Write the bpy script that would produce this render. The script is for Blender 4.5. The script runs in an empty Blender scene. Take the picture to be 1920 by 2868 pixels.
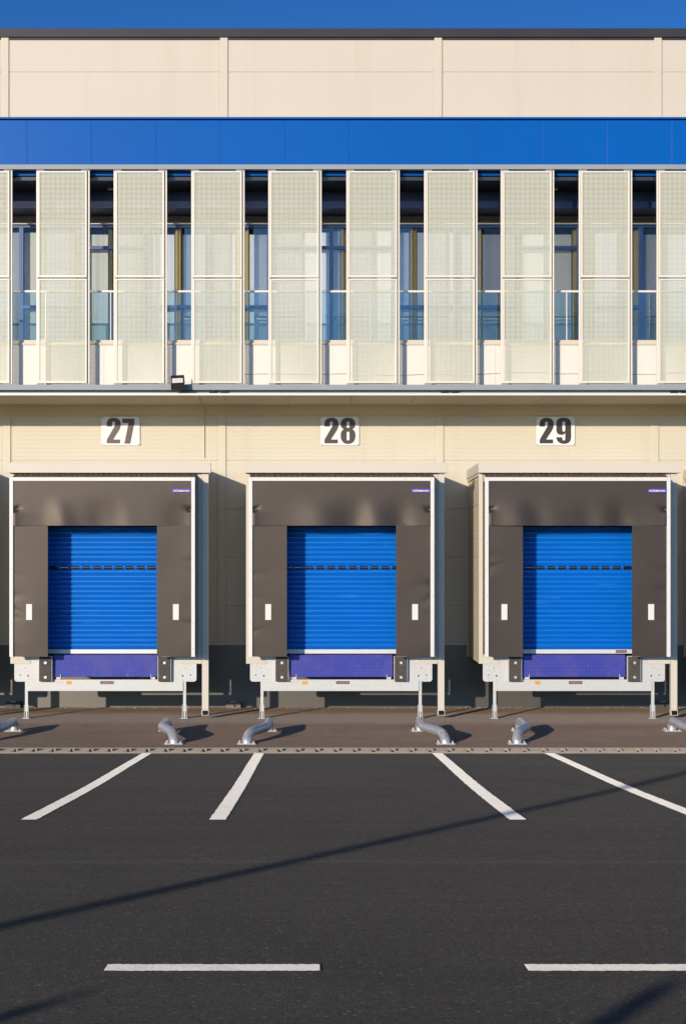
import bpy, bmesh, math, random
from mathutils import Vector, Matrix
from mathutils.geometry import tessellate_polygon

random.seed(7)
C = bpy.context.scene.collection
SC = bpy.context.scene
R = math.radians

# ------------------------------------------------------------------ distances (metres, y = depth away from the camera)
CAMZ = 2.852
FPX = 4550.0            # focal length in pixels of the full-size photograph
YW = 32.20              # warehouse wall
YP = 29.87              # front of the dock cabins
YB = 30.24              # front of the balcony
YK0, YK1 = 24.39, 25.05 # drain channel
SUN = Vector((0.525, 1.0, -0.207))   # direction the sunlight travels

def X(px, d): return (px - 895.0) * d / FPX
def Z(py, d): return CAMZ + (1578.0 - py) * d / FPX

# ------------------------------------------------------------------ mesh collector
class MB:
    def __init__(s): s.v, s.f, s.m, s.sm = [], [], [], []
    def add(s, vs, fs, m=0, smooth=False):
        o = len(s.v); s.v += [tuple(v) for v in vs]
        for f in fs:
            s.f.append(tuple(i + o for i in f)); s.m.append(m); s.sm.append(smooth)
        return s
    def box(s, x0, x1, y0, y1, z0, z1, m=0):
        vs = [(x0,y0,z0),(x1,y0,z0),(x1,y1,z0),(x0,y1,z0),(x0,y0,z1),(x1,y0,z1),(x1,y1,z1),(x0,y1,z1)]
        return s.add(vs, [(0,1,5,4),(1,2,6,5),(2,3,7,6),(3,0,4,7),(4,5,6,7),(3,2,1,0)], m)
    def prism(s, poly, y0, y1, m=0):           # poly in (x, z), pushed from y0 to y1 (counter-clockwise seen from the front)
        n = len(poly)
        vs = [(p[0], y0, p[1]) for p in poly] + [(p[0], y1, p[1]) for p in poly]
        fs = [tuple(range(n)), tuple(reversed(range(n, 2*n)))]
        fs += [(i, i+n, (i+1) % n + n, (i+1) % n) for i in range(n)]
        return s.add(vs, fs, m)
    def prism_x(s, poly, x0, x1, m=0, smooth=False):   # poly in (y, z), pushed along x
        n = len(poly)
        vs = [(x0, p[0], p[1]) for p in poly] + [(x1, p[0], p[1]) for p in poly]
        s.add(vs, [tuple(reversed(range(n))), tuple(range(n, 2*n))], m)
        return s.add(vs, [(i, (i+1) % n, (i+1) % n + n, i+n) for i in range(n)], m, smooth)
    def profile_x(s, pts, x0, x1, m=0, smooth=False):  # open profile in (y, z) along x
        n = len(pts)
        vs = [(x0, p[0], p[1]) for p in pts] + [(x1, p[0], p[1]) for p in pts]
        return s.add(vs, [(i, i+n, i+1+n, i+1) for i in range(n-1)], m, smooth)
    def profile_y(s, pts, y0, y1, m=0):                # open profile in (x, z) along y
        n = len(pts)
        vs = [(p[0], y0, p[1]) for p in pts] + [(p[0], y1, p[1]) for p in pts]
        return s.add(vs, [(i, i+n, i+1+n, i+1) for i in range(n-1)], m)
    def cyl(s, c, axis, r, l, n=12, m=0, r2=None):
        a = Vector(axis).normalized(); c = Vector(c)
        u = a.orthogonal().normalized(); w = a.cross(u); r2 = r if r2 is None else r2
        vs = [c + (u*math.cos(2*math.pi*i/n) + w*math.sin(2*math.pi*i/n))*r for i in range(n)]
        vs += [c + a*l + (u*math.cos(2*math.pi*i/n) + w*math.sin(2*math.pi*i/n))*r2 for i in range(n)]
        s.add(vs, [tuple(reversed(range(n))), tuple(range(n, 2*n))], m)
        return s.add(vs, [(i, (i+1) % n, (i+1) % n + n, i+n) for i in range(n)], m, True)
    def tube(s, path, r, n=16, m=0, caps=True):
        P = [Vector(p) for p in path]; rings = []
        t0 = (P[1]-P[0]).normalized(); u = t0.orthogonal().normalized()
        for i, p in enumerate(P):
            t = ((P[i+1]-p).normalized() if i+1 < len(P) else Vector()) + ((p-P[i-1]).normalized() if i else Vector())
            t.normalize(); u = (u - t*u.dot(t)).normalized(); w = t.cross(u)
            rings += [p + (u*math.cos(2*math.pi*k/n) + w*math.sin(2*math.pi*k/n))*r for k in range(n)]
        fs = [(i*n+k, i*n+(k+1) % n, (i+1)*n+(k+1) % n, (i+1)*n+k) for i in range(len(P)-1) for k in range(n)]
        s.add(rings, fs, m, True)
        if caps:
            s.add(rings[:n], [tuple(reversed(range(n)))], m); s.add(rings[-n:], [tuple(range(n))], m)
        return s
    def sheet(s, x0, x1, z0, z1, nx, nz, fy, th, m=0):  # thick cloth standing in the x-z plane, front y = fy(x, z)
        vs = []
        for back in (0, th):
            for j in range(nz+1):
                for i in range(nx+1):
                    x = x0+(x1-x0)*i/nx; z = z0+(z1-z0)*j/nz
                    vs.append((x, fy(x, z)+back, z))
        W = nx+1; N = W*(nz+1); fs = []
        for j in range(nz):
            for i in range(nx):
                a = j*W+i
                fs.append((a, a+1, a+1+W, a+W)); fs.append((N+a, N+a+W, N+a+1+W, N+a+1))
        s.add(vs, fs, m, True)
        rim = [i for i in range(W)] + [j*W+nx for j in range(1, nz+1)] + [nz*W+i for i in range(nx-1, -1, -1)] + [j*W for j in range(nz-1, 0, -1)]
        return s.add(vs, [(rim[k], rim[k]+N, rim[(k+1) % len(rim)]+N, rim[(k+1) % len(rim)]) for k in range(len(rim))], m)
    def flat(s, outer, holes, y, m=0):                 # filled polygon in x-z facing the camera
        loops = [[Vector((p[0], p[1], 0)) for p in l] for l in [outer]+holes]
        tris = tessellate_polygon(loops)
        allp = [p for l in loops for p in l]
        vs = [(p.x, y, p.y) for p in allp]; fs = []
        for t in tris:
            a, b, c = (allp[i] for i in t)
            fs.append(tuple(t) if (b-a).cross(c-a).z > 0 else tuple(reversed(t)))
        return s.add(vs, fs, m)
    def build(s, name, mats, parent=None, bevel=0.0, loc=None):
        me = bpy.data.meshes.new(name); me.from_pydata(s.v, [], s.f); me.update()
        for mt in (mats if isinstance(mats, (list, tuple)) else [mats]): me.materials.append(mt)
        me.polygons.foreach_set('material_index', s.m)
        me.polygons.foreach_set('use_smooth', s.sm)
        o = bpy.data.objects.new(name, me); C.objects.link(o)
        if loc: o.location = loc
        if parent: o.parent = parent
        if bevel:
            b = o.modifiers.new('bevel', 'BEVEL'); b.width = bevel; b.segments = 2; b.limit_method = 'ANGLE'; b.angle_limit = R(40)
        return o

def tag(o, label, cat, group=None):
    o['label'] = label; o['category'] = cat
    if group: o['group'] = group
    return o
def thing(name, label, cat, loc=(0,0,0), group=None):
    o = bpy.data.objects.new(name, None); C.objects.link(o); o.location = loc; o.empty_display_size = .2
    return tag(o, label, cat, group)
def structure(o, kind='structure'): o['kind'] = kind; return o
def copy_tree(o, parent=None):
    c = o.copy(); C.objects.link(c)
    if parent: c.parent = parent
    for ch in o.children: copy_tree(ch, c)
    return c

# ------------------------------------------------------------------ materials
def mat(name, col, rough=.5, spec=.5, metal=0., var=None, var2=None, bump=None, coat=0., drough=0., stint=None, ior=1.5):
    """var = (scale xyz, amount, colour to mix towards); bump = (scale xyz, height in metres)"""
    m = bpy.data.materials.new(name); m.use_nodes = True
    nt = m.node_tree; N = nt.nodes; L = nt.links; p = N['Principled BSDF']
    p.inputs['Base Color'].default_value = (*col, 1); p.inputs['Roughness'].default_value = rough
    p.inputs['Specular IOR Level'].default_value = spec; p.inputs['Metallic'].default_value = metal
    p.inputs['Coat Weight'].default_value = coat; p.inputs['Diffuse Roughness'].default_value = drough
    p.inputs['IOR'].default_value = ior
    if stint: p.inputs['Specular Tint'].default_value = (*stint, 1)
    geo = N.new('ShaderNodeNewGeometry')
    def noise(scale, detail=4., rough_=.6):
        mp = N.new('ShaderNodeMapping'); mp.inputs['Scale'].default_value = scale
        L.new(geo.outputs['Position'], mp.inputs['Vector'])
        n = N.new('ShaderNodeTexNoise'); n.inputs['Scale'].default_value = 1.; n.inputs['Detail'].default_value = detail
        n.inputs['Roughness'].default_value = rough_
        L.new(mp.outputs[0], n.inputs['Vector']); return n
    last = None
    for v in (var, var2):
        if not v: continue
        sc, lo, hi, c2 = v
        n = noise(sc); mr = N.new('ShaderNodeMapRange'); mr.inputs['From Min'].default_value = lo; mr.inputs['From Max'].default_value = hi
        L.new(n.outputs['Fac'], mr.inputs['Value'])
        mx = N.new('ShaderNodeMix'); mx.data_type = 'RGBA'
        L.new(mr.outputs[0], mx.inputs['Factor'])
        if last: L.new(last, mx.inputs['A'])
        else: mx.inputs['A'].default_value = (*col, 1)
        mx.inputs['B'].default_value = (*c2, 1); last = mx.outputs['Result']
    if last: L.new(last, p.inputs['Base Color'])
    if bump:
        n = noise(bump[0], 3., .6); b = N.new('ShaderNodeBump'); b.inputs['Distance'].default_value = bump[1]; b.inputs['Strength'].default_value = 1.
        L.new(n.outputs['Fac'], b.inputs['Height']); L.new(b.outputs[0], p.inputs['Normal'])
    m['p'] = 1
    return m

def glass(name, tint, refl=1.0, haze=0.0):
    m = bpy.data.materials.new(name); m.use_nodes = True
    nt = m.node_tree; N = nt.nodes; L = nt.links; N.remove(N['Principled BSDF'])
    out = N['Material Output']; tr = N.new('ShaderNodeBsdfTransparent'); tr.inputs[0].default_value = (*tint, 1)
    gl = N.new('ShaderNodeBsdfGlossy'); gl.inputs['Roughness'].default_value = .02; gl.inputs['Color'].default_value = (refl, refl, refl, 1)
    fr = N.new('ShaderNodeFresnel'); fr.inputs['IOR'].default_value = 1.52
    mx = N.new('ShaderNodeMixShader'); L.new(fr.outputs[0], mx.inputs[0]); L.new(tr.outputs[0], mx.inputs[1]); L.new(gl.outputs[0], mx.inputs[2])
    last = mx
    if haze:
        df = N.new('ShaderNodeBsdfDiffuse'); df.inputs['Color'].default_value = (.5, .6, .65, 1)
        m2 = N.new('ShaderNodeMixShader'); m2.inputs[0].default_value = haze
        L.new(mx.outputs[0], m2.inputs[1]); L.new(df.outputs[0], m2.inputs[2]); last = m2
    L.new(last.outputs[0], out.inputs['Surface'])
    return m

M = {}
M['wall_up']   = mat('cream_cladding_upper', (.53,.472,.392), .55, .25, var=((.25,.25,.5),.3,.8,(.508,.45,.37)), var2=((2.2,2.2,.10),.52,.75,(.495,.437,.357)))
M['wall']      = mat('cream_cladding', (.54,.492,.395), .5, .25, var=((.3,.3,.6),.3,.8,(.518,.465,.368)), var2=((2.5,2.5,.12),.52,.75,(.50,.45,.355)))
M['trim']      = mat('cream_flashing', (.545,.495,.42), .45, .3, var=((.6,.6,.6),.35,.75,(.52,.468,.392)))
M['soffit']    = mat('cream_soffit', (.56,.46,.34), .5, .3, var=((.4,.8,1),.35,.8,(.50,.41,.30)))
M['ledge']     = mat('olive_cream_flashing', (.50,.42,.28), .5, .3)
M['cap']       = mat('anthracite_flashing', (.022,.021,.027), .5, .25, var=((.5,1,1),.4,.7,(.030,.028,.033)))
M['plinth']    = mat('dark_plinth_coating', (.008,.007,.0065), .48, 1., var=((2.5,2.5,4),.35,.75,(.015,.013,.0115)), stint=(1.,.93,.84), ior=1.6)
M['blue']      = mat('blue_fascia_paint', (.0,.078,.335), .29, .15, var=((.35,.5,.5),.35,.75,(.0,.086,.365)))
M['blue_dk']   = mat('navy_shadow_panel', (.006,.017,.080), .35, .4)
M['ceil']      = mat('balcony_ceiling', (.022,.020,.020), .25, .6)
M['louvre']    = mat('grey_window_head', (.15,.135,.12), .5, .3)
M['steel']     = mat('grey_painted_steel', (.235,.265,.29), .5, .25, var=((1.2,1,3),.4,.75,(.265,.29,.31)))
M['cream_al']  = mat('cream_powder_coat', (.64,.575,.49), .4, .5)
M['mesh']      = mat('perforated_cream_sheet', (.60,.60,.485), .5, .3)
M['parapet']   = mat('white_parapet_panel', (.64,.60,.55), .5, .4)
M['white_al']  = mat('white_aluminium', (.62,.60,.58), .35, .5)
M['winframe']  = mat('blue_window_frame', (.016,.065,.22), .35, .5)
M['blind']     = mat('white_roller_blind', (.80,.80,.79), .8, .2, var=((9,1,.1),.45,.6,(.72,.73,.75)))
M['blind_shade']   = mat('shaded_roller_blind', (.42,.42,.43), .8, .2, var=((6,1,.1),.45,.6,(.36,.365,.38)))  # same white blind, with the shade of the screens put into its grey
M['blind_c']   = mat('cream_roller_blind', (.74,.69,.56), .8, .2, var=((9,1,.1),.45,.6,(.62,.58,.48)))
M['lab_navy']  = mat('label_navy', (.018,.018,.10), .5, .3)
M['lab_dim']   = mat('label_dim_orange', (.62,.27,.09), .5, .3)
M['curtain']   = mat('olive_curtain', (.46,.33,.085), .85, .2)
M['room']      = mat('dim_room', (.09,.085,.06), .8, .2)
M['glass']     = glass('window_glass', (.86,.89,.92), .9)
M['rail_glass']= glass('railing_glass', (.80,.87,.89), .8)
M['pvc']       = mat('black_pvc_curtain', (.024,.0178,.0150), .50, .58, var=((3,3,3),.35,.75,(.029,.021,.0175)), bump=((60,60,60),.0012), stint=(1.,.88,.78))
M['pvc_side']  = mat('brown_shelter_fabric', (.20,.135,.085), .8, .1, var=((40,2,40),.45,.6,(.10,.07,.048)))
M['black_vinyl']= mat('black_vinyl', (.012,.008,.009), .43, .8, stint=(1.,.84,.80))
M['signwhite'] = mat('white_sign_plate', (.68,.665,.65), .4, .4)
M['door']      = mat('blue_door_slats', (.0,.125,.52), .32, .4, var=((.8,.8,3),.4,.8,(.0,.112,.47)), var2=((1.1,1.1,16),.62,.74,(.02,.17,.55)))
M['vision']    = mat('dark_vision_pane', (.012,.010,.010), .18, 1.)
M['alu']       = mat('anodised_aluminium', (.52,.53,.55), .4, .5, metal=.5)
M['alu_rail']  = mat('bright_door_rail', (.55,.56,.57), .4, .5, metal=.15)
M['galv']      = mat('galvanised_steel', (.52,.52,.50), .5, .4, metal=.1, var=((22,22,22),.35,.7,(.45,.455,.44)), var2=((3,3,3),.45,.75,(.49,.47,.44)))
M['pipe']      = mat('galvanised_tube', (.74,.74,.73), .34, .5, metal=.6, var=((14,14,14),.3,.75,(.44,.45,.46)))
M['bumper']    = mat('black_rubber', (.075,.060,.050), .8, .4, var=((14,14,20),.35,.7,(.045,.037,.034)))
M['sticker_o'] = mat('orange_sticker', (.72,.30,.035), .5, .4, var=((70,70,120),.5,.56,(.55,.20,.02)))
M['sticker_w'] = mat('faded_sticker', (.58,.50,.47), .5, .4, var=((120,70,70),.5,.55,(.52,.35,.31)))
M['lab_blue']  = mat('label_blue', (.012,.05,.55), .5, .3)
M['lab_text']  = mat('label_orange_text', (.98,.60,.16), .5, .4)
M['black']     = mat('black_plastic', (.008,.0075,.008), .5, .2)
M['ledglass']  = mat('floodlight_lens', (.62,.60,.56), .15, .6, var=((90,90,160),.4,.6,(.50,.48,.45)))
M['concrete']  = mat('drain_concrete', (.38,.315,.245), .8, .3, var=((3,9,9),.4,.7,(.28,.24,.20)), bump=((60,60,60),.003), drough=.6)
M['slot']      = mat('drain_inside', (.36,.31,.26), .8, .2)
M['baitgrey']  = mat('dusty_black_plastic', (.06,.055,.055), .6, .4)
M['paint']     = mat('white_road_paint', (.92,.87,.77), .85, .2, var=((4,4,4),.52,.85,(.74,.71,.66)), var2=((70,70,70),.66,.76,(.42,.40,.38)), bump=((70,70,70),.008), drough=1.)

# leveller plate: raised lozenges on blue paint
def tread():
    m = mat('blue_tread_plate', (.030,.040,.36), .42, .4, var=((3,3,2.5),.42,.72,(.060,.062,.33)), var2=((9,9,7),.60,.75,(.12,.115,.30)))
    nt = m.node_tree; N = nt.nodes; L = nt.links; p = N['Principled BSDF']
    tc = N.new('ShaderNodeTexCoord'); sp = N.new('ShaderNodeSeparateXYZ'); L.new(tc.outputs['Object'], sp.inputs[0])
    def mth(op, a, b=None):
        n = N.new('ShaderNodeMath'); n.operation = op
        for i, q in enumerate((a, b)):
            if q is None: continue
            if isinstance(q, (int, float)): n.inputs[i].default_value = q
            else: L.new(q, n.inputs[i])
        return n.outputs[0]
    zz = mth('ADD', sp.outputs['Z'], sp.outputs['Y'])
    a = mth('ADD', sp.outputs['X'], zz); b = mth('SUBTRACT', sp.outputs['X'], zz)
    k = 2*math.pi/.052
    s = mth('MULTIPLY', mth('SINE', mth('MULTIPLY', a, k)), mth('SINE', mth('MULTIPLY', b, k)))
    h = mth('POWER', mth('MAXIMUM', s, 0.), .6)
    bm = N.new('ShaderNodeBump'); bm.inputs['Distance'].default_value = .012; bm.inputs['Strength'].default_value = 1.
    L.new(h, bm.inputs['Height']); L.new(bm.outputs[0], p.inputs['Normal'])
    old = p.inputs['Base Color'].links[0].from_socket
    mx = N.new('ShaderNodeMix'); mx.data_type = 'RGBA'
    L.new(mth('MULTIPLY', mth('POWER', mth('MAXIMUM', s, 0.), 3.), .5), mx.inputs['Factor']); L.new(old, mx.inputs['A'])
    mx.inputs['B'].default_value = (.50,.50,.66,1); L.new(mx.outputs['Result'], p.inputs['Base Color'])
    return m
M['tread'] = tread()

# ground materials
def ground(name, base, layers, speck, bump, rough=.85, yzones=None, wob=.45):
    m = bpy.data.materials.new(name); m.use_nodes = True
    nt = m.node_tree; N = nt.nodes; L = nt.links; p = N['Principled BSDF']
    p.inputs['Roughness'].default_value = rough; p.inputs['Specular IOR Level'].default_value = .25; p.inputs['Diffuse Roughness'].default_value = 1.
    geo = N.new('ShaderNodeNewGeometry'); last = None
    def noise(sc, det=4., r=.6, rot=0.):
        mp = N.new('ShaderNodeMapping'); mp.inputs['Scale'].default_value = sc; mp.inputs['Rotation'].default_value = (0,0,rot)
        if rot: mp.vector_type = 'TEXTURE'; mp.inputs['Scale'].default_value = tuple(1/q for q in sc)
        L.new(geo.outputs['Position'], mp.inputs['Vector'])
        n = N.new('ShaderNodeTexNoise'); n.inputs['Scale'].default_value = 1.; n.inputs['Detail'].default_value = det; n.inputs['Roughness'].default_value = r
        L.new(mp.outputs[0], n.inputs['Vector']); return n.outputs['Fac']
    def mrange(v, a, b, c=0., d=1.):
        n = N.new('ShaderNodeMapRange'); L.new(v, n.inputs['Value'])
        for k, q in zip(('From Min','From Max','To Min','To Max'), (a,b,c,d)): n.inputs[k].default_value = q
        return n.outputs[0]
    def mix(fac, a, b, blend='MIX'):
        n = N.new('ShaderNodeMix'); n.data_type = 'RGBA'; n.blend_type = blend
        L.new(fac, n.inputs['Factor']) if not isinstance(fac, float) else setattr(n.inputs['Factor'], 'default_value', fac)
        for k, q in (('A', a), ('B', b)):
            if isinstance(q, tuple): n.inputs[k].default_value = (*q, 1)
            else: L.new(q, n.inputs[k])
        return n.outputs['Result']
    last = base
    for sc, lo, hi, amt, c, *ro in layers:
        last = mix(mrange(noise(sc, rot=ro[0] if ro else 0.), lo, hi, 0., amt), last, c)
    if yzones:      # bands parallel to the wall with ragged edges: (y start, y end, softness, colour, amount)
        sp = N.new('ShaderNodeSeparateXYZ'); L.new(geo.outputs['Position'], sp.inputs[0])
        wobn = mrange(noise((1.1,2.,1.), 5., .65), .2, .8, -wob, wob)
        ad = N.new('ShaderNodeMath'); ad.operation = 'ADD'; L.new(sp.outputs['Y'], ad.inputs[0]); L.new(wobn, ad.inputs[1])
        for y0, y1, so, c, amt in yzones:
            a = mrange(ad.outputs[0], y0-so, y0+so); b = mrange(ad.outputs[0], y1-so, y1+so, 1., 0.)
            ml = N.new('ShaderNodeMath'); ml.operation = 'MULTIPLY'; L.new(a, ml.inputs[0]); L.new(b, ml.inputs[1])
            m3 = N.new('ShaderNodeMath'); m3.operation = 'MULTIPLY'; L.new(ml.outputs[0], m3.inputs[0]); m3.inputs[1].default_value = amt
            last = mix(m3.outputs[0], last, c)
    for sc, lo, hi, c in speck:
        vo = N.new('ShaderNodeTexVoronoi'); vo.inputs['Scale'].default_value = sc; L.new(geo.outputs['Position'], vo.inputs['Vector'])
        sx = N.new('ShaderNodeSeparateColor'); L.new(vo.outputs['Color'], sx.inputs[0])
        last = mix(mrange(sx.outputs[0], lo, hi), last, c, 'MULTIPLY' if max(c) > 1 else 'MIX')
    L.new(last, p.inputs['Base Color'])
    b = N.new('ShaderNodeBump'); b.inputs['Distance'].default_value = bump[1]; b.inputs['Strength'].default_value = 1.
    L.new(noise(bump[0], 3., .7), b.inputs['Height']); L.new(b.outputs[0], p.inputs['Normal'])
    return m
M['asphalt'] = ground('asphalt', (.084,.076,.066),
    [((.22,1.7,1.),.38,.66,.75,(.116,.106,.091)), ((.5,.35,1.),.5,.8,.55,(.058,.053,.048)), ((.05,5.,1.),.46,.68,.6,(.058,.052,.047)), ((.9,.10,1.),.56,.74,.55,(.052,.047,.043),.5), ((1.1,.09,1.),.56,.74,.5,(.053,.048,.044),-.75), ((.3,.25,1.),.52,.70,.45,(.112,.102,.088)), ((2.2,2.6,1.),.70,.76,.6,(.045,.041,.038)), ((30,30,30),.35,.7,.9,(.050,.045,.041))],
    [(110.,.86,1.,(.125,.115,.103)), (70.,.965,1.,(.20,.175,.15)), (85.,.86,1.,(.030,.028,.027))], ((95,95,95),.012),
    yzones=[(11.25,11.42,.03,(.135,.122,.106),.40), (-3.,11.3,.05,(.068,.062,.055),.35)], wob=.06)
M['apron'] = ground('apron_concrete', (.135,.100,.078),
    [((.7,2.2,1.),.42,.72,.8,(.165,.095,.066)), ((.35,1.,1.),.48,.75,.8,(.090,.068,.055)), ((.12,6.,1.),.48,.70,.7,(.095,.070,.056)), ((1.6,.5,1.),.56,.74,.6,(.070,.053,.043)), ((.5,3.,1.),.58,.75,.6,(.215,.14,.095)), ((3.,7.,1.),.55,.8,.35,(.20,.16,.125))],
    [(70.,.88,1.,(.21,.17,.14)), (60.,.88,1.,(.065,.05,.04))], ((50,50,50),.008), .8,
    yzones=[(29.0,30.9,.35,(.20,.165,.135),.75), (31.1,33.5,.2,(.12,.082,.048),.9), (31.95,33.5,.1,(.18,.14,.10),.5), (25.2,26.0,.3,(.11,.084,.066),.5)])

# ------------------------------------------------------------------ ground
ZP = [(-220,1.95),(-60,1.92),(-16,1.86),(-6,1.76),(0,1.478),(7.36,1.018),(14.45,.570),(18.4,.322),(22,.130),(YK0,0.)]
def zprof(y):
    if y >= YK0: return 0.
    for i in range(len(ZP)-1):
        (a, za), (b, zb) = ZP[i], ZP[i+1]
        if a <= y <= b:
            def sl(k):
                if k <= 0 or k >= len(ZP)-1: return (zb-za)/(b-a)
                return (ZP[k+1][1]-ZP[k-1][1])/(ZP[k+1][0]-ZP[k-1][0])
            t = (y-a)/(b-a); h = b-a; m0, m1 = sl(i), sl(i+1)
            return (2*t**3-3*t*t+1)*za + (t**3-2*t*t+t)*h*m0 + (-2*t**3+3*t*t)*zb + (t**3-t*t)*h*m1
    return 1.95
ys = [-220,-120,-60,-40,-30,-24,-20,-16] + [-15+.5*i for i in range(79)]
ys = [y for y in ys if y < YK0-.2] + [YK0]
def road(name, x0, x1, y0, y1, dz, m, nx=1):
    pts = [y for y in ys if y0 < y < y1]; pts = [y0]+pts+[y1]
    b = MB(); n = len(pts)
    vs = [(x0, y, zprof(y)+dz) for y in pts] + [(x1, y, zprof(y)+dz) for y in pts]
    b.add(vs, [(i, i+n, i+1+n, i+1) for i in range(n-1)], 0, True)
    return structure(b.build(name, m))
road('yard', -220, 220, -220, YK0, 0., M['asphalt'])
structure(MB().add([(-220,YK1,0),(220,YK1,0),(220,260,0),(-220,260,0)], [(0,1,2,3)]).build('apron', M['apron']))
def ragged(name, x0, x1, y0, y1, step, m, across=False):
    rnd = random.Random(int(x0*1000)); b = MB(); vs = []
    if across:
        n = int((x1-x0)/step)
        for i in range(n+1):
            x = x0+(x1-x0)*i/n
            for y in (y0+rnd.uniform(-.006,.006), y1+rnd.uniform(-.006,.006)): vs.append((x+rnd.uniform(-.004,.004), y, zprof(y)+.004))
    else:
        n = int((y1-y0)/step)
        for i in range(n+1):
            y = y0+(y1-y0)*i/n
            for x in (x0+rnd.uniform(-.005,.005), x1+rnd.uniform(-.005,.005)): vs.append((x, y, zprof(y)+.004))
    fs = [(2*i, 2*i+2, 2*i+3, 2*i+1) if across else (2*i, 2*i+1, 2*i+3, 2*i+2) for i in range(n)]
    return structure(b.add(vs, fs).build(name, m))
for x0, x1 in ((-2.659,-2.516),(-.983,-.835),(1.683,1.835),(3.361,3.511)):
    ragged('parking_line', x0, x1, 14.45, YK0-.004, .06, M['paint'])
for x0, x1 in ((-.970,0.),(.935,1.905)):
    ragged('dashed_line', x0, x1, 7.28, 7.44, .015, M['paint'], True)

# drain channel with slots
dc = MB(); pitch = .2855; zt = .012
xs0 = -12.0; n = 84
dc.box(xs0, xs0+n*pitch, YK0, YK0+.12, -.1, zt-.002); dc.box(xs0, xs0+n*pitch, YK1-.16, YK1, -.1, zt-.001)
dc.box(-60, xs0, YK0, YK1, -.1, zt); dc.box(xs0+n*pitch, 60, YK0, YK1, -.1, zt)
dc.box(xs0, xs0+n*pitch, YK0+.12, YK1-.16, -.2, -.13, 1)
for i in range(n):
    a = xs0+i*pitch
    dc.box(a, a+pitch-.075, YK0+.121, YK1-.161, -.12, zt)
    dc.box(a+pitch-.073, a+pitch-.055, YK0+.2, YK0+.30, -.1, zt+.012, 1)
    dc.box(a+pitch-.016, a+pitch+.012, YK0+.2, YK1-.22, zt+.0005, zt+.022, 0)
structure(dc.build('drain_channel', [M['concrete'], M['slot']]))

gr_ = MB(); rnd = random.Random(5)
for i in range(700):
    x = rnd.uniform(-8.5, 9.5); y = YW-.03-abs(rnd.gauss(0,.16)); r = rnd.uniform(.004,.013) if rnd.random() < .9 else rnd.uniform(.012,.022)
    p = [(x+r*rnd.uniform(.7,1.3)*math.cos(a), y+r*rnd.uniform(.7,1.3)*math.sin(a), 0.) for a in (0,1.5,3.1,4.7)]
    gr_.add(p+[(x+r*.3, y, r*rnd.uniform(.6,1.2)), (x-r*.3, y+r*.2, r*rnd.uniform(.6,1.2))], [(0,1,4),(1,5,4),(1,2,5),(2,3,5),(3,4,5),(3,0,4)], rnd.choice((0,0,1)))
o_ = structure(gr_.build('gravel', [M['slot'], M['louvre']]), 'stuff')
tag(o_, 'loose gravel and grit scattered along the foot of the dark wall base', 'gravel')

# ------------------------------------------------------------------ warehouse building
BX0, BX1 = -26., 26.
wh = thing('warehouse', 'long cream clad warehouse with a bright blue fascia band and screened office balcony', 'building', (0, YW, 0))
def W(mb, name, m, bevel=0., parent=None):      # part given in world coordinates
    for i, v in enumerate(mb.v): mb.v[i] = (v[0], v[1]-YW, v[2])
    return mb.build(name, m, parent or wh, bevel)
def cladding(y, z0, z1, joints, rib, x0, x1, dep=.0022):
    pts = [(y, z0)]; zz = z0 + rib*.5
    ev = []
    while zz < z1-.02:
        if all(abs(zz-j) > .03 for j in joints): ev.append((zz, .003, dep))
        zz += rib
    ev += [(j, .007, .014) for j in joints if z0 < j < z1]
    for z, w, d in sorted(ev):
        pts += [(y, z-w), (y+d, z-w*.4), (y+d, z+w*.4), (y, z+w)]
    pts.append((y, z1))
    return MB().profile_x(pts, x0, x1)
lw = cladding(YW, 1.253, 6.05, (4.894, 3.937, 2.98, 2.023), .0835, BX0, BX1)
W(lw, 'lower_wall', M['wall'])
uw = cladding(YW, 9.85, 13.30, (12.59, 11.63, 10.67), .0835, BX0, BX1, .0007)
W(uw, 'upper_wall', M['wall_up'])
W(MB().box(BX0, BX1, YW-.012, YW+.2, -.2, 1.235), 'plinth', M['plinth'])
W(MB().box(BX0, BX1, YW-.045, YW+.1, 1.236, 1.29), 'base_flashing', M['trim'])
W(MB().box(BX0, BX1, YW+.35, YW+26, 0, 13.3).box(BX0, BX1, YW+.01, YW+26, 13.3, 13.34), 'roof', M['cap'])
cap = MB().box(BX0, BX1, YW-.06, YW+.3, 13.272, 13.44)
for i in range(18): cap.box(BX0+1.6+i*3.0, BX0+1.606+i*3.0, YW-.0625, YW+.2, 13.27, 13.442)
cap.box(BX0, BX1, YW-.02, YW+.1, 13.225, 13.272)
W(cap, 'roof_edge', M['cap'])
for xc in (-10.55, -6.23, -1.897, 2.342, 6.69, 11.0):
    W(MB().box(xc-.075, xc+.075, YW-.022, YW+.02, 11.0, 13.268).box(xc+.088, xc+.096, YW-.006, YW+.02, 11.0, 13.22).box(xc-.10, xc-.094, YW-.006, YW+.02, 11.0, 13.22), 'cover_strip', M['wall_up'], .003)
for xc in (-10.5, -6.19, -1.93, 2.375, 6.63, 11.0):
    W(MB().box(xc-.075, xc+.072, YW-.022, YW+.02, 1.30, 5.79).box(xc+.088, xc+.096, YW-.006, YW+.02, 1.30, 5.79).box(xc-.105, xc-.098, YW-.006, YW+.02, 1.30, 5.79), 'cover_strip', M['wall'], .003)
W(MB().prism_x([(YW-.16,6.0),(YW-.035,5.80),(YW-.03,5.775),(YW,5.77),(YW,6.0)], BX0, BX1), 'ledge_trim', M['ledge'])

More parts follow.
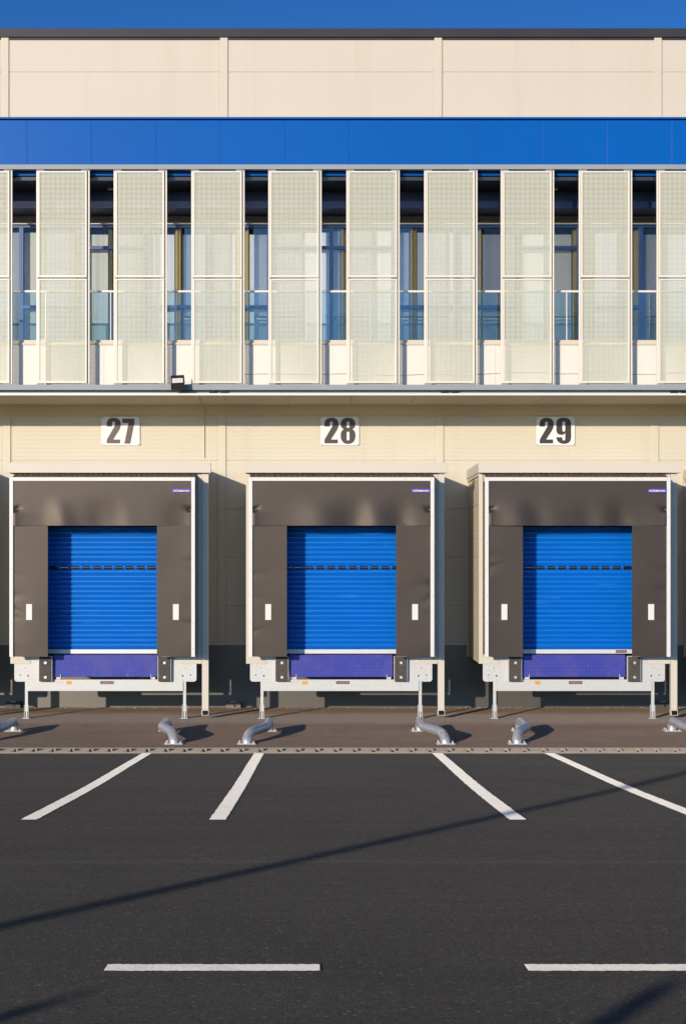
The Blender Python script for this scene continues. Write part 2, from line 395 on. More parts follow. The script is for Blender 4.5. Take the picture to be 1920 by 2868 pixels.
# balcony: fascia, beams, soffit
zf0, zf1 = 10.278, 11.10
xj = -5.44 - 1.198*9
k = 0
while xj < 16:
    t = random.uniform(-1, 1)*.003
    W(MB().box(xj+.001, xj+1.198-.001, YB-.004+t, YB+.06, zf0, zf1), 'fascia_panel', M['blue'], .003)
    xj += 1.198
W(MB().box(-16.4, 16.2, YB+.02, YB+.05, zf0+.01, zf1-.01), 'fascia_backing', M['blue'])
W(MB().box(BX0, BX1, YB-.05, YW-.001, 11.115, 11.15), 'fascia_cap', M['blue'], .004)
ub = MB().box(BX0, BX1, YB-.02, YB+.10, 10.185, 10.275)
for x in (-5.38+.1, -1.95, 1.70, 5.98): ub.box(x-.003, x+.003, YB-.0215, YB, 10.186, 10.274)
W(ub, 'upper_beam', M['steel'], .004)
W(MB().box(BX0, BX1, YB+.19, YB+.25, 10.118, 10.6), 'inner_fascia', M['blue'])
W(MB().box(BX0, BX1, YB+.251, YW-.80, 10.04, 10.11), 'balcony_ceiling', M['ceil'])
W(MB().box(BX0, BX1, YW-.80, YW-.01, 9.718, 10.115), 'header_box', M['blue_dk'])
W(MB().box(BX0, BX1, YW-.12, YW-.01, 9.64, 9.715).box(BX0, BX1, YW-.09, YW-.01, 9.588, 9.636), 'window_head', M['louvre'], .003)
W(MB().box(BX0, BX1, YW-.10, YW-.01, 9.556, 9.584), 'head_flashing', M['trim'])
for px_, py_ in ((312,527),(1550,525)):
    d = 31.2
    W(MB().cyl((X(px_,d), d, 10.039), (0,0,-1), .075, .012, 20), 'downlight', M['trim'])
lb = MB().box(BX0, BX1, YB-.02, YB+.10, 6.078, 6.178)
for x in (-2.02, 1.66, 5.95): lb.box(x-.004, x+.004, YB-.0225, YB, 6.079, 6.177)
W(lb, 'lower_beam', M['steel'], .004)
W(MB().box(BX0, BX1, YB+.11, YB+.2, 6.0, 6.14), 'beam_web', M['steel'])
# soffit in panels, each with its front lip
xs = -16.2
while xs < 16:
    W(MB().box(xs+.003, xs+1.197, YB+.0, YW-.155, 5.985, 6.012), 'soffit_panel', M['soffit'], .002); xs += 1.2
W(MB().box(BX0, BX1, YB-.012, YB-.001, 5.98, 6.02), 'soffit_edge', M['white_al'])
for pxx in (594,625,1243,1272,1886,1915,-60,-30):
    W(MB().box(X(pxx,YB)-.055, X(pxx,YB)+.055, YB+.0, YB+.08, 6.03, 6.077), 'hanger_bracket', M['black'])
# balcony floor, parapet
W(MB().box(BX0, BX1, YB+.361, YW+3, 6.10, 6.16), 'balcony_floor', M['louvre'])
pp = MB()
x = -16.3
while x < 16:
    pp.box(x+.0015, x+1.2235, YB+.30, YB+.36, 6.10, 6.955); x += 1.225
W(pp, 'parapet', M['parapet'], .002)
W(MB().box(BX0, BX1, YB+.275, YB+.41, 6.957, 7.0).box(BX0, BX1, YB+.32, YB+.41, 7.0005, 7.055), 'parapet_coping', M['trim'], .004)
gx = X(1039, YB+.36) - 1.225*8
gl = None
W(MB().box(BX0, BX1, YB+.345, YB+.385, 7.955, 7.995), 'handrail', M['white_al'], .005)
for i in range(17):
    a = gx+1.225*i
    if a < -9.2 or a > 9.2: continue
    W(MB().box(a+.012, a+1.213, YB+.358, YB+.370, 7.06, 7.955), 'railing_pane', M['rail_glass'])
    W(MB().box(a-.008, a+.008, YB+.353, YB+.375, 7.056, 7.955), 'railing_post', M['white_al'])

# office windows behind the balcony
kinds = {-7:'B',-6:'C',-5:'A',-4:'B',-3:'A',-2:'A',-1:'B',0:'B',1:'A',2:'A',3:'B',4:'A',5:'C',6:'B'}
def curtain_mesh(xa, xb, y, z0, z1, folds, amp):
    b = MB(); n = max(8, folds*8); pts = []
    for i in range(n+1):
        t = i/n; pts.append((xa+(xb-xa)*t, y + amp*math.sin(2*math.pi*folds*t)))
    vs = [(p[0],p[1],z0) for p in pts]+[(p[0],p[1],z1) for p in pts]+[(p[0],p[1]+.006,z0) for p in pts]+[(p[0],p[1]+.006,z1) for p in pts]
    N1 = n+1
    b.add(vs, [(i,i+1,i+1+N1,i+N1) for i in range(n)], 0, True); b.add(vs, [(i+2*N1,i+3*N1,i+1+3*N1,i+1+2*N1) for i in range(n)], 0, True)
    return b
curt = {-4:[(304,330)], -3:[(490,510)], -2:[(660,697)], 0:[(952,978)], 1:[(1146,1166)], 2:[(1318,1348)], -5:[(214,230)], 4:[(1640,1662),(1770,1787)], 3:[(1600,1615)]}
zw0, zw1 = 6.3, 9.553
for k_, kd in kinds.items():
    a = .2265+1.2257*k_; b = a+1.2257
    fr = MB(); w = .042; y0, y1 = YW-.035, YW+.045
    fr.box(a, a+w, y0, y1, zw0, zw1).box(b-w, b, y0, y1, zw0, zw1)
    fr.box(a+w, b-w, y0, y1, zw1-.05, zw1).box(a+w, b-w, y0, y1, zw0, zw0+.06)
    tz = {'A':(7.933,), 'B':(9.108,), 'C':()}[kd]
    for t in tz: fr.box(a+w, b-w, y0+.004, y1-.004, t-.033, t+.033)
    f = W(fr, 'window', M['winframe'], .003)
    W(MB().box(a+w-.005, b-w+.005, YW, YW+.012, zw0+.05, zw1-.045), 'pane', M['glass'], 0, f)
    white = k_ in (-3,-2,-1,0,1)
    x0c, x1c = a+.03, b-.03
    segs = sorted((X(p, YW+.15), X(q, YW+.15)) for p, q in curt.get(k_, []))
    lo = x0c
    drop = random.choice((9.44, 9.47, 9.40))
    spans = []
    for p, q in segs:
        if p-lo > .05: spans.append((lo, p-.01))
        lo = q+.01
    if x1c-lo > .05: spans.append((lo, x1c))
    for p, q in spans:
        W(MB().box(p, q, YW+.16, YW+.166, zw0, drop), 'blind', M['blind' if white else 'blind_c' if k_ in (-5,-4,3) else 'blind_shade'], 0, f)
    for p, q in segs:
        W(curtain_mesh(p, q, YW+.13, zw0, 9.5, max(1, round((q-p)/.09)), .022), 'curtain', M['curtain'], 0, f)
W(MB().box(BX0, BX1, YW+2.4, YW+2.5, 6.1, 9.9).box(BX0, BX1, YW+.02, YW+2.5, 9.62, 9.84), 'office_interior', M['room'])

# ------------------------------------------------------------------ perforated screens
def make_screen():
    t = thing('perforated_screen', '', 'screen', (0, YB, 6.178), 'perforated cream screens along the balcony')
    w, h = .906, 3.963; z0, z1 = .030, 3.978; zm = 1.985
    for s in (0, 1):
        x0, x1 = (-.036, -.004) if s == 0 else (w+.022, w+.050)
        MB().box(x0, x1, .012, .062, .0, 4.0).build('upright', M['cream_al'] , t, .003)
    MB().box(w+.002, w+.021, .03, .055, .02, 3.99).build('side_rail', M['steel'], t)
    for (a, b) in ((z0, zm-.012), (zm+.012, z1)):
        e = .032
        fr = MB().box(0, e, -.012, .022, a, b).box(w-e, w, -.012, .022, a, b).box(e, w-e, -.012, .022, a, a+e+.008).box(e, w-e, -.012, .022, b-e, b)
        f = fr.build('panel_frame', M['cream_al'], t, .003)
        m = MB(); p = .0233; bw = .0092
        nx = round((w-2*e)/p); nz = round((b-a-2*e-.008)/p)
        px_ = (w-2*e)/nx; pz = (b-a-2*e-.008)/nz
        for i in range(nx+1):
            x = e+i*px_; m.box(x-bw/2, x+bw/2, .002, .0035, a+e, b-e)
        for j in range(nz+1):
            z = a+e+.008+j*pz; m.box(e, w-e, .0036, .0051, z-bw/2, z+bw/2)
        m.build('mesh_panel', M['mesh'], t)
    for zz in (-.0005, 3.982):
        for x0 in (-.03, w-.11):
            MB().box(x0, x0+.14, .0, .05, zz, zz+.028).build('bracket', M['steel'], t)
    return t
scr = make_screen()
lefts = [(-114.6,'perforated cream screen cut off by the left edge of the photo'),
 (102,'first full perforated cream screen from the left, left of the black floodlight'),
 (318.4,'perforated cream screen just left of the black floodlight, above number 27'),
 (535.5,'perforated cream screen just right of the black floodlight'),
 (751,'perforated cream screen directly left of the one above sign 28 centre window cross, fourth full from left'),
 (969.4,'perforated cream screen directly above the right side of the 28 sign, fifth full from left'),
 (1187,'perforated cream screen fourth full one from the right end'),
 (1401.6,'perforated cream screen third full one from the right end'),
 (1620,'last full perforated cream screen before the right edge, right of sign 29'),
 (1838,'perforated cream screen cut off by the right edge of the photo')]
lefts[4] = (751, 'perforated cream screen directly above the left part of the 28 sign, fourth full from left')
lefts[7] = (1401.6, 'perforated cream screen above and left of the 29 sign, third full from right')
lefts[8] = (1620, 'perforated cream screen above and right of the 29 sign, second full from right')
for i, (px_, lab) in enumerate(lefts):
    o = scr if i == 0 else copy_tree(scr)
    o.location.x = X(px_, YB)+.036; o['label'] = lab
lefts_x = [X(p, YB) for p, _ in lefts]

# ------------------------------------------------------------------ number signs
def S28(p, dx=0.): return ((p[0]+dx-737.5)*.000584, (690-p[1])*.000584)
D2 = [(215,540),(215,440),(225,380),(250,325),(300,275),(370,247),(450,240),(530,247),(600,272),(650,315),(682,380),(695,450),(688,530),(668,600),(635,670),(450,955),(438,978),(670,978),(670,1110),(215,1110),(215,985),(462,560),(490,490),(498,440),(492,395),(474,374),(446,369),(417,378),(400,400),(395,450),(395,540)]
D7 = [(85+(x-245)*1.2306, 200+(y-262)*1.2306) for x, y in [(822,320),(1157,320),(1157,440),(1045,1010),(880,1010),(995,440),(822,440)]]
h8 = [(1015,240),(1100,248),(1170,275),(1225,325),(1255,390),(1262,450),(1255,520),(1230,580),(1165,632),(1225,680),(1258,750),(1268,850),(1255,950),(1215,1040),(1150,1100),(1080,1125),(1015,1130)]
D8 = h8 + [(2030-x, y) for x, y in reversed(h8[1:-1])]
def slot(x0, x1, y0, y1, r=38, n=5):
    c = [(x1-r,y0+r,-90),(x1-r,y1-r,0),(x0+r,y1-r,90),(x0+r,y0+r,180)]; o = []
    for cx, cy, a in c:
        for i in range(n+1):
            t = R(a+90*i/n); o.append((cx+r*math.cos(t), cy+r*math.sin(t)))
    return o
D9 = [(797,450),(805,380),(835,315),(890,265),(960,243),(1048,240),(1140,245),(1215,275),(1265,325),(1292,390),(1298,460),(1298,900),(1288,980),(1255,1050),(1195,1100),(1120,1122),(1048,1125),(970,1118),(895,1085),(840,1035),(808,970),(797,900),(1000,900),(1000,950),(1008,990),(1030,1010),(1055,1012),(1080,1000),(1098,965),(1100,760),(1060,800),(1000,820),(940,822),(880,805),(830,765),(803,715),(797,640)]
glyph = {'7':(D7,[]), '8':(D8,[slot(968,1062,372,585),slot(968,1062,712,1012)]), '9':([(x-35,y) for x,y in D9],[[(x-35,y) for x,y in slot(1000,1098,365,710,42)]])}
for px_, second, dx in ((338.4,'7',55),(951.2,'8',0),(1553.9,'9',-18)):
    t = thing('number_sign', 'white plate with bold black number 2%s on the cream wall above its dock' % second, 'number sign', (X(px_, YW), YW-.03, Z(1207.5, YW)), 'dock number signs')
    pl = MB().box(-.381, .381, 0, .006, -.286, .286)
    pl.build('plate', M['signwhite'], t, .002)
    for sx in (-.362, .362):
        for sz in (-.267, .267): MB().cyl((sx, .001, sz), (0,-1,0), .010, .006, 10).build('rivet', M['black'], t)
    MB().flat([S28(p, dx) for p in D2], [], -.0025).build('numeral', M['black_vinyl'], t)
    o, hs = glyph[second]
    MB().flat([S28(p) for p in o], [[S28(p) for p in h] for h in hs], -.0025).build('numeral', M['black_vinyl'], t)

# ------------------------------------------------------------------ loading docks
def text_mesh(body, size, width):
    cu = bpy.data.curves.new('lettering', 'FONT'); cu.body = body; cu.align_x = 'CENTER'; cu.align_y = 'CENTER'; cu.offset = .018
    ob = bpy.data.objects.new('lettering', cu); C.objects.link(ob)
    bpy.context.view_layer.update()
    me = bpy.data.meshes.new_from_object(ob.evaluated_get(bpy.context.evaluated_depsgraph_get()))
    vs = [v.co.copy() for v in me.vertices]; fs = [tuple(p.vertices) for p in me.polygons]
    bpy.data.objects.remove(ob); bpy.data.curves.remove(cu); bpy.data.meshes.remove(me)
    xa, xb = min(v.x for v in vs), max(v.x for v in vs); za, zb = min(v.y for v in vs), max(v.y for v in vs)
    return [((v.x-(xa+xb)/2)*width/(xb-xa), (v.y-(za+zb)/2)*size/(zb-za)) for v in vs], fs
TV, TF = text_mesh('HÖRMANN', 1., 1.)
def label_plate(cx, cz, y, w, h, name, parent, flat=.80, ms=('lab_blue','lab_text')):
    b = MB().box(cx-w/2, cx+w/2, y-.004, y, cz-h/2, cz+h/2, 0)
    vs = [(cx+v[0]*w*.90, y-.0055, cz+v[1]*h*flat) for v in TV]
    b.add(vs, TF, 1)
    return b.build(name, [M[q] for q in ms], parent)

def curtain_front(seed):
    rnd = random.Random(seed)
    bl = [(rnd.uniform(-1.45,1.45), rnd.uniform(.18,.38), rnd.uniform(-.038,.040)) for _ in range(8)]
    al = rnd.uniform(.035,.055); ar = rnd.uniform(.02,.05)
    def fy(x, z):
        t = (4.348-z)/.81
        w = max(0., min(1., (t-.22)/.70)); w = w*w*(3-2*w)
        y = 0.
        for c, s, a in bl: y += w*a*math.exp(-((x-c-(.12*(t-.6)))/s)**2)
        # pinched eyelets near both edges with folds running out of them
        for sx, k in ((-1.575, al), (1.575, ar)):
            dx, dz = (x-sx), (z-3.83)
            y += .028*math.exp(-(dx*dx+dz*dz)/(.035**2)) + .012*math.exp(-((abs(dx)-.04-.9*max(0,-dz*0))**2/.06**2) - ((dz-.35*abs(dx))/.05)**2)
            low = max(0., min(1., (3.84-z)/.08))
            y += -.5*k*low*math.exp(-abs(dx)/.13) * (1. if sx < 0 else .6)
        return -.43 + y - .012*t
    return fy

def side_curtain(sx, seed):
    rnd = random.Random(seed*10+sx)
    xa, xb = (-1.614, -.989) if sx < 0 else (.987, 1.614)
    cr = [(rnd.uniform(1.5, 3.3), rnd.uniform(.003, .012), rnd.uniform(.04, .08), rnd.uniform(-.5, .5), rnd.uniform(.10, .2)) for _ in range(4)]
    soft = [(rnd.uniform(1.3, 3.4), rnd.uniform(-.006, .006), rnd.uniform(.25, .6)) for _ in range(3)]
    corner = rnd.uniform(.003, .014)
    def fy(x, z):
        o = abs(x); y = 0.
        for zz, a, w_, sl, ex in cr: y += a*math.exp(-((z-zz-sl*(1.6-o))/w_)**2)*math.exp(-(1.62-o)/ex)
        for zz, a, w_ in soft: y += a*math.exp(-((z-zz)/w_)**2)*math.sin(math.pi*(o-.98)/.64)
        if z < 1.40: y += corner*(1.40-z)/.24*math.exp(-(1.614-o)/.25)
        return -.415 + y
    return MB().sheet(xa, xb, 1.161, 3.56, 26, 110, fy, .006)

def make_dock():
    t = thing('loading_dock', '', 'loading dock', (0, YP, 0), 'loading docks along the warehouse')
    D = YW-YP
    # cabin: side walls with ribbed panels, front wall round the door, roof, floor
    cb = MB()
    for sx in (-1, 1):
        pts = [(sx*1.73, 1.012)]; zz = 1.05; ev = []
        jo = (3.937, 2.98, 2.023)
        while zz < 4.45:
            if all(abs(zz-j) > .03 for j in jo): ev.append((zz, .0035, .005))
            zz += .0835
        for z, w, d in sorted(ev+[(j, .007, .014) for j in jo]):
            pts += [(sx*1.73, z-w), (sx*(1.73-d), z-w*.4), (sx*(1.73-d), z+w*.4), (sx*1.73, z+w)]
        pts.append((sx*1.73, 4.60))
        cb.profile_y(pts if sx > 0 else pts[::-1], .03, D-.002)
    cb.box(-1.71, -1.25, .02, .08, 1.13, 4.53).box(1.25, 1.765, .02, .08, 1.09, 4.53).box(-1.25, 1.25, .02, .08, 3.80, 4.53)
    cb.box(-1.72, 1.72, .10, D-.01, 1.008, 1.03)
    cb.build('cabin', M['wall'], t)
    MB().box(-1.739, 1.734, -.02, D-.003, 4.60, 4.64).box(-1.765, -1.739, -.0205, D-.003, 4.515, 4.695).box(-1.752, -1.7385, .0, D-.003, 4.46, 4.5145).box(1.735, 1.77, -.02, D-.003, 4.50, 4.685).build('cabin_roof', M['trim'], t, .003)
    MB().box(-1.76, -1.70, D-.07, D-.003, 1.0, 4.49).build('corner_trim', M['trim'], t, .003)
    MB().box(-1.745, -1.672, -.005, .09, 1.007, 4.498).build('corner_trim', M['trim'], t, .004)
    MB().box(1.70, 1.772, -.005, .09, 1.09, 4.498).build('corner_trim', M['trim'], t, .004)
    MB().box(-1.765, 1.945, -.13, -.021, 4.512, 4.699).build('gutter', M['trim'], t, .005)
    MB().box(-1.671, -1.371, -.012, .05, 1.007, 1.12).build('bottom_trim', M['trim'], t, .003)
    MB().box(1.376, 1.77, -.012, .05, 1.007, 1.086).build('bottom_trim', M['trim'], t, .003)
    # downpipe with shoe
    dp = MB().prism_x([(-.02,.16),(.09,.16),(.09,4.511),(-.02,4.511)], 1.775, 1.893)
    dp.prism_x([(-.02,.159),(-.055,.06),(.05,.045),(.09,.159)], 1.768, 1.90)
    dp.prism_x([(-.0575,.068),(-.0575,.11),(-.03,.15),(-.03,.068)], 1.785, 1.885, 1)
    dp.build('downpipe', [M['trim'], M['black']], t, .006)
    # roller door: one profile of curved slats
    yd = .23; z0, z1 = 1.262, 3.80; p = .0905; pts = []
    vis = 1589.4; zv = Z(1589.4, YP+yd)
    base = zv - p/2 - p*math.ceil((zv-z0)/p)
    z = base
    while z < z1:
        for q in range(9):
            u = q/8.
            f_ = math.sin(.5*math.pi*min(1., u/.72)) if u < .72 else math.cos(.5*math.pi*(u-.72)/.28)**.7 if u < 1 else 0.
            pts.append((yd - .021*f_, z+.004+(p-.008)*u))
        pts += [(yd+.010, z+p-.003), (yd+.010, z+p+.003)]
        z += p
    pts = [q for q in pts if q[1] > z0]
    d = MB().profile_x(pts, -1.24, 1.24, 0, True).build('roller_door', M['door'], t)
    for k in range(-6, 6):
        xc = k*.2012+.017
        if abs(xc) > 1.15: continue
        v = MB()
        pr = [(yd-.014, zv-.036), (yd-.024, zv-.030), (yd-.027, zv-.008), (yd-.025, zv+.016), (yd-.020, zv+.026), (yd-.014, zv+.030)]
        v.prism_x([(yd, zv-.036)]+pr+[(yd, zv+.030)], xc-.074, xc+.074, 0, True)
        v.build('vision_slot', M['vision'], d)
    MB().box(-1.24, 1.24, yd-.035, yd+.02, 1.183, 1.262).box(-1.24, 1.24, yd-.028, yd+.01, 1.170, 1.183, 1).build('bottom_rail', [M['alu_rail'], M['black']], d, .003)
    for xa in (-1.45, 1.24): MB().box(xa, xa+.21, yd-.06, yd+.05, 1.17, 3.85).build('door_guide', M['black'], t)
    # dock shelter: aluminium frame, fabric sides and roof
    yf = -.45; e = .066
    fr = MB().box(-1.678, -1.678+e, yf, yf+.06, 1.161, 4.413).box(1.678-e, 1.678, yf, yf+.06, 1.161, 4.413).box(-1.678+e, 1.678-e, yf, yf+.06, 4.413-e, 4.413)
    for i in range(8):
        x = -1.62+i*.463; fr.cyl((x, yf, 4.380), (0,-1,0), .007, .004, 8, 1)
    for i in range(7):
        for sx in (-1.645, 1.645): fr.cyl((sx, yf, 1.30+i*.48), (0,-1,0), .007, .004, 8, 1)
    fr.build('shelter_frame', [M['white_al'], M['steel']], t, .003)
    rnd = random.Random(3)
    for xa in (-1.660, 1.645): MB().box(xa, xa+.015, yf+.061, .018, 1.19, 4.36).build('shelter_side', M['pvc_side'], t)
    rf = MB(); n = 110; vs = []
    for i in range(n+1):
        x = -1.655+3.31*i/n; b_ = .006*math.sin(i*1.9)
        vs += [(x, yf+.05, 4.395+b_*.5), (x, -.005, 4.495+b_)]
    rf.add(vs, [(2*i, 2*i+2, 2*i+3, 2*i+1) for i in range(n)], 0)
    rf.build('shelter_roof', M['pvc_side'], t)
    # side curtains
    for sx in (-1, 1):
        s = side_curtain(sx, 1).build('side_curtain', M['pvc'], t)
        mx = -1.325 if sx < 0 else 1.332
        MB().box(mx-.053, mx+.053, -.432, -.412, 1.828, 2.115).build('marker_strip', M['white_al'], s)
    tc = MB().sheet(-1.614, 1.614, 3.537, 4.348, 190, 60, curtain_front(11), .006).build('top_curtain', M['pvc'], t)
    label_plate(1.433, 4.171, -.445, .324, .064, 'name_label', tc, .68)
    # leveller
    lv = MB().box(-.952, .945, .035, D-.05, 1.145, 1.165).box(-.952, -.90, .1, D-.1, 1.02, 1.144).box(.90, .945, .1, D-.1, 1.02, 1.144)
    lv.build('leveller_platform', M['tread'], t)
    lp = MB().prism_x([(.005,.765),(.02,.765),(.034,1.166),(.014,1.166)], -.952, .945)
    lp.box(-.952, .945, .002, .0045, .765, .80)
    lp.build('leveller_lip', M['tread'], t, .003)
    for x in (-.86, .885):
        MB().box(x-.04, x+.03, -.01, .05, .718, .762).box(x+.031 if x < 0 else x-.052, x+.043 if x < 0 else x-.041, -.02, .05, .718, .815).build('lip_support', M['galv'], t, .002)
    cbm = MB().box(-1.425, 1.43, -.005, .055, .505, .717)
    bm = cbm.build('cross_beam', M['galv'], t, .005)
    MB().box(-.905, -.862, -.0075, -.0055, .640, .690).box(-.850, -.83, -.0075, -.0055, .640, .690).box(-.818, -.795, -.0075, -.0055, .640, .690).build('faded_sticker', M['sticker_w'], bm)
    MB().box(-.715, -.617, -.0075, -.0055, .627, .690).build('orange_sticker', M['sticker_o'], bm)
    label_plate(.03, .661, -.0055, .246, .050, 'name_label', bm, .6, ('lab_navy','lab_dim'))
    for sx in (-1, 1):
        r = .05; x0, x1 = .985, 1.672
        po = [(x0,.679),(x1-r,.679)]+[(x1-r+r*math.sin(R(a)), .679+r-r*math.cos(R(a))) for a in (20,40,60,80)]+[(x1,.679+r),(x1,1.15),(x0,1.15)]
        if sx < 0: po = [(-a, b) for a, b in reversed(po)]
        g = MB().prism(po, .0, .012)
        for hx, hz, hr in ((1.565,.80,.012),(1.42,.785,.016),(1.47,.93,.009),(1.555,.89,.006),(1.555,.735,.006)):
            g.cyl((sx*hx, .0005, hz), (0,-1,0), hr, .0015, 10, 1)
        g.build('mounting_plate', [M['galv'], M['black']], t)
        bx = MB().box(sx*1.0895-.1125, sx*1.0895+.1125, -.10, -.001, .687, 1.135).build('bumper', M['bumper'], t, .008)
        for bz in (1.03, .765): MB().cyl((sx*1.0895+.005, -.101, bz), (0,-1,0), .026, .012, 12).build('bolt', M['alu'], bx)
        for q in (.972, 1.207):
            MB().box(sx*q-.006, sx*q+.006, -.085, -.001, .690, 1.15).build('bumper_bracket', M['galv'], t)
        lx = sx*1.453
        lg = MB().box(lx-.027, lx+.027, .014, .07, .13, .70).box(lx-.04 if sx < 0 else lx-.045, lx-.03 if sx < 0 else lx-.032, .0, .07, .012, .25).box(lx+.030, lx+.040, .0, .07, .012, .25)
        lg.box(lx-.075, lx+.06, -.03, .10, 0., .012).box(lx-.012, lx+.012, .02, .06, .012, .131)
        lg.build('leg', M['galv'], t, .002)
    return t
docks = []
dock = make_dock()
dx_ = [(-8.27, 'loading dock left of dock 27, outside the left edge except its shadow'), (-3.935, 'loading dock under number 27 with a bright sheen on its blue roller door'),
       (.393, 'loading dock under number 28, middle one of the three'), (4.666, 'loading dock under number 29 with its lit cabin side visible'),
       (8.95, 'loading dock right of dock 29, only its cabin edge showing')]
for i, (x, lab) in enumerate(dx_):
    o = dock if i == 0 else copy_tree(dock)
    o.location.x = x; o['label'] = lab
    docks.append(o)
    if i:
        for ch in o.children:
            if ch.name.startswith('side_curtain'):
                ch.data = side_curtain(-1 if ch.data.vertices[0].co.x < 0 else 1, i+3).build('tmp', M['pvc']).data
                bpy.data.objects.remove(bpy.data.objects['tmp'])
            if ch.name.startswith('top_curtain'):
                ch.data = MB().sheet(-1.614, 1.614, 3.537, 4.348, 190, 60, curtain_front((0, 21, 35, 48, 5)[i]), .006).build('tmp', M['pvc']).data
                bpy.data.objects.remove(bpy.data.objects['tmp'])
    if i == 3:
        for ch in o.children:
            if ch.name.startswith('roller_door'): label_plate(.905, 1.222, .193, .20, .05, 'name_label', ch, .6, ('lab_navy','lab_dim'))

# ------------------------------------------------------------------ wheel guides
def arc(p0, p1, p2, n=6):
    return [(1-t)**2*Vector(p0)+2*t*(1-t)*Vector(p1)+t*t*Vector(p2) for t in (i/n for i in range(n+1))]
def make_guide(s):
    t = thing('wheel_guide', '', 'wheel guide', (0, 26.7, 0), 'galvanised wheel guides before the docks')
    h = .165; r = .076
    path = [Vector((0,.97,.012)), Vector((0,.97,.06))] + arc((0,.97,.07),(0,.97,h),(0,.86,h)) + arc((0,.12,h),(0,.0,h),(s*.04,-.12,h), 3)
    path += arc((s*.19,-.62,h),(s*.275,-.93,h),(s*.285,-1.0,.03), 8) + [Vector((s*.285,-1.0,.012))]
    MB().tube(path, r, 24).build('pipe', M['pipe'], t)
    for x, y in ((0,.97),(s*.285,-1.0)):
        f = MB().box(x-.145, x+.145, y-.11, y+.11, 0., .014).build('base_plate', M['galv'], t, .002)
        for bx in (-.11,.11):
            for by in (-.08,.08): MB().cyl((x+bx, y+by, .0145), (0,0,1), .013, .032, 8).build('bolt', M['galv'], f)
    return t
gr, gl_ = make_guide(1), make_guide(-1)
pos = [(gl_,-9.55,'r'),(gl_,-5.20,'bent steel wheel guide cut off by the left edge of the photo'),(gr,-2.59,'bent steel wheel guide right of dock 27, left of the pair on the corridor'),
       (gl_,-.87,'bent steel wheel guide at the left leg of dock 28'),(gr,1.70,'bent steel wheel guide at the right leg of dock 28'),
       (gl_,3.40,'bent steel wheel guide at the left side of dock 29'),(gr,5.99,'bent steel wheel guide cut off by the right edge of the photo')]
used = set()
for src, x, lab in pos[1:]:
    o = src if src.name not in used else copy_tree(src)
    used.add(src.name); o.location.x = x; o['label'] = lab

# ------------------------------------------------------------------ small things on the facade and at the wall
fl = thing('floodlight', 'black square floodlight with a pale lens on the grey balcony beam', 'floodlight', (X(499,30.05), 30.05, 6.06))
hb = MB().prism_x([(-.10,.02),(.02,.0),(.09,.19),(.05,.26),(-.045,.27)], -.125, .125)
h_ = hb.build('housing', M['black'], fl, .008)
MB().prism_x([(-.0795,.125),(-.0495,.245),(-.0445,.243),(-.0745,.123)], -.10, .10).build('lens', M['ledglass'], h_)
MB().box(-.09, .09, .02, .17, .0, .02).build('bracket', M['black'], fl)
fl.rotation_euler = (0, R(-3), R(2))
cy = .022
cable = [(-2.28, YB+.02, 5.972), (-2.285, YB+1.0, 5.968), (-2.29, YW-.175, 5.97), (-2.29, YW-.16, 5.95), (-2.285, YW-.05, 5.78), (-2.285, YW-.028, 5.60), (-2.283, YW-.022, 4.94)]
tag(MB().tube(cable, .010, 8).build('cable', M['trim']), 'thin cream cable running down the wall right of number 27', 'cable')
cw = []
for i in range(61):
    x = -1.42+i*.14; cw.append((x, YB+.285+.006*math.sin(i*1.3), 6.405+.010*math.sin(i*.55)+.012*math.sin(i*.21)+.004*x))
tag(MB().tube(cw, .007, 6).build('cable', M['trim']), 'thin sagging cable strung along the white balcony parapet', 'cable')
for px_, lab, m_ in ((36.5,'low black box on the ground left of dock 27 legs','baitgrey'),(653,'low grey box on the ground between docks 27 and 28','louvre'),(1856,'low black box on the ground beside the dock 29 downpipe','baitgrey')):
    y = 31.98; t = thing('bait_box', lab, 'box', (X(px_, y), y, 0), 'bait boxes at the wall base')
    b_ = MB().prism_x([(0,0),(.2,0),(.2,.105),(.16,.12),(.03,.12),(0,.095)], -.145, .145).build('body', M[m_], t, .006)
    MB().cyl((.03, -.0005, .05), (0,-1,0), .022, .003, 12).build('entry_hole', M['black'], t)
    MB().box(-.065, .05, .03, .12, .1205, .128).build('lid_plate', M['signwhite'], t)

# lamp post and marker posts behind the viewpoint whose long shadows cross the yard
yb = -5.; lp = thing('lamp_post', 'slim grey lamp post behind the viewpoint casting the long thin shadow across the asphalt', 'lamp post', (-1.68-.525*(8.54-yb), yb, zprof(yb)))
MB().cyl((0,0,.02), (0,0,1), .085, 8.5, 20, 0, .07).build('pole', M['steel'], lp)
MB().box(-.18,.18,-.18,.18,0,.02).build('base_plate', M['steel'], lp)
MB().tube([(0,0,8.5),(0,.25,8.75),(0,.9,8.82)], .035, 12).build('arm', M['steel'], lp)
MB().box(-.13,.13,.8,1.45,8.78,8.88).build('lamp_head', M['black'], lp, .02)
for xt, yt, yb, rr, lab in ((-1.0,6.78,-2.6,.055,'short grey post behind the viewpoint shading the lower left asphalt'),(1.50,7.0,-2.6,.062,'short grey post behind the viewpoint shading the lower right asphalt')):
    g0 = zprof(yb); h = 1.03+.207*(yt-yb)-g0
    t = thing('marker_post', lab, 'post', (xt-.525*(yt-yb), yb, g0), 'short posts behind the viewpoint')
    MB().cyl((0,0,.012), (0,0,1), rr, h, 16).build('post', M['steel'], t)
    MB().box(-.1,.1,-.1,.1,0,.012).build('base_plate', M['steel'], t)

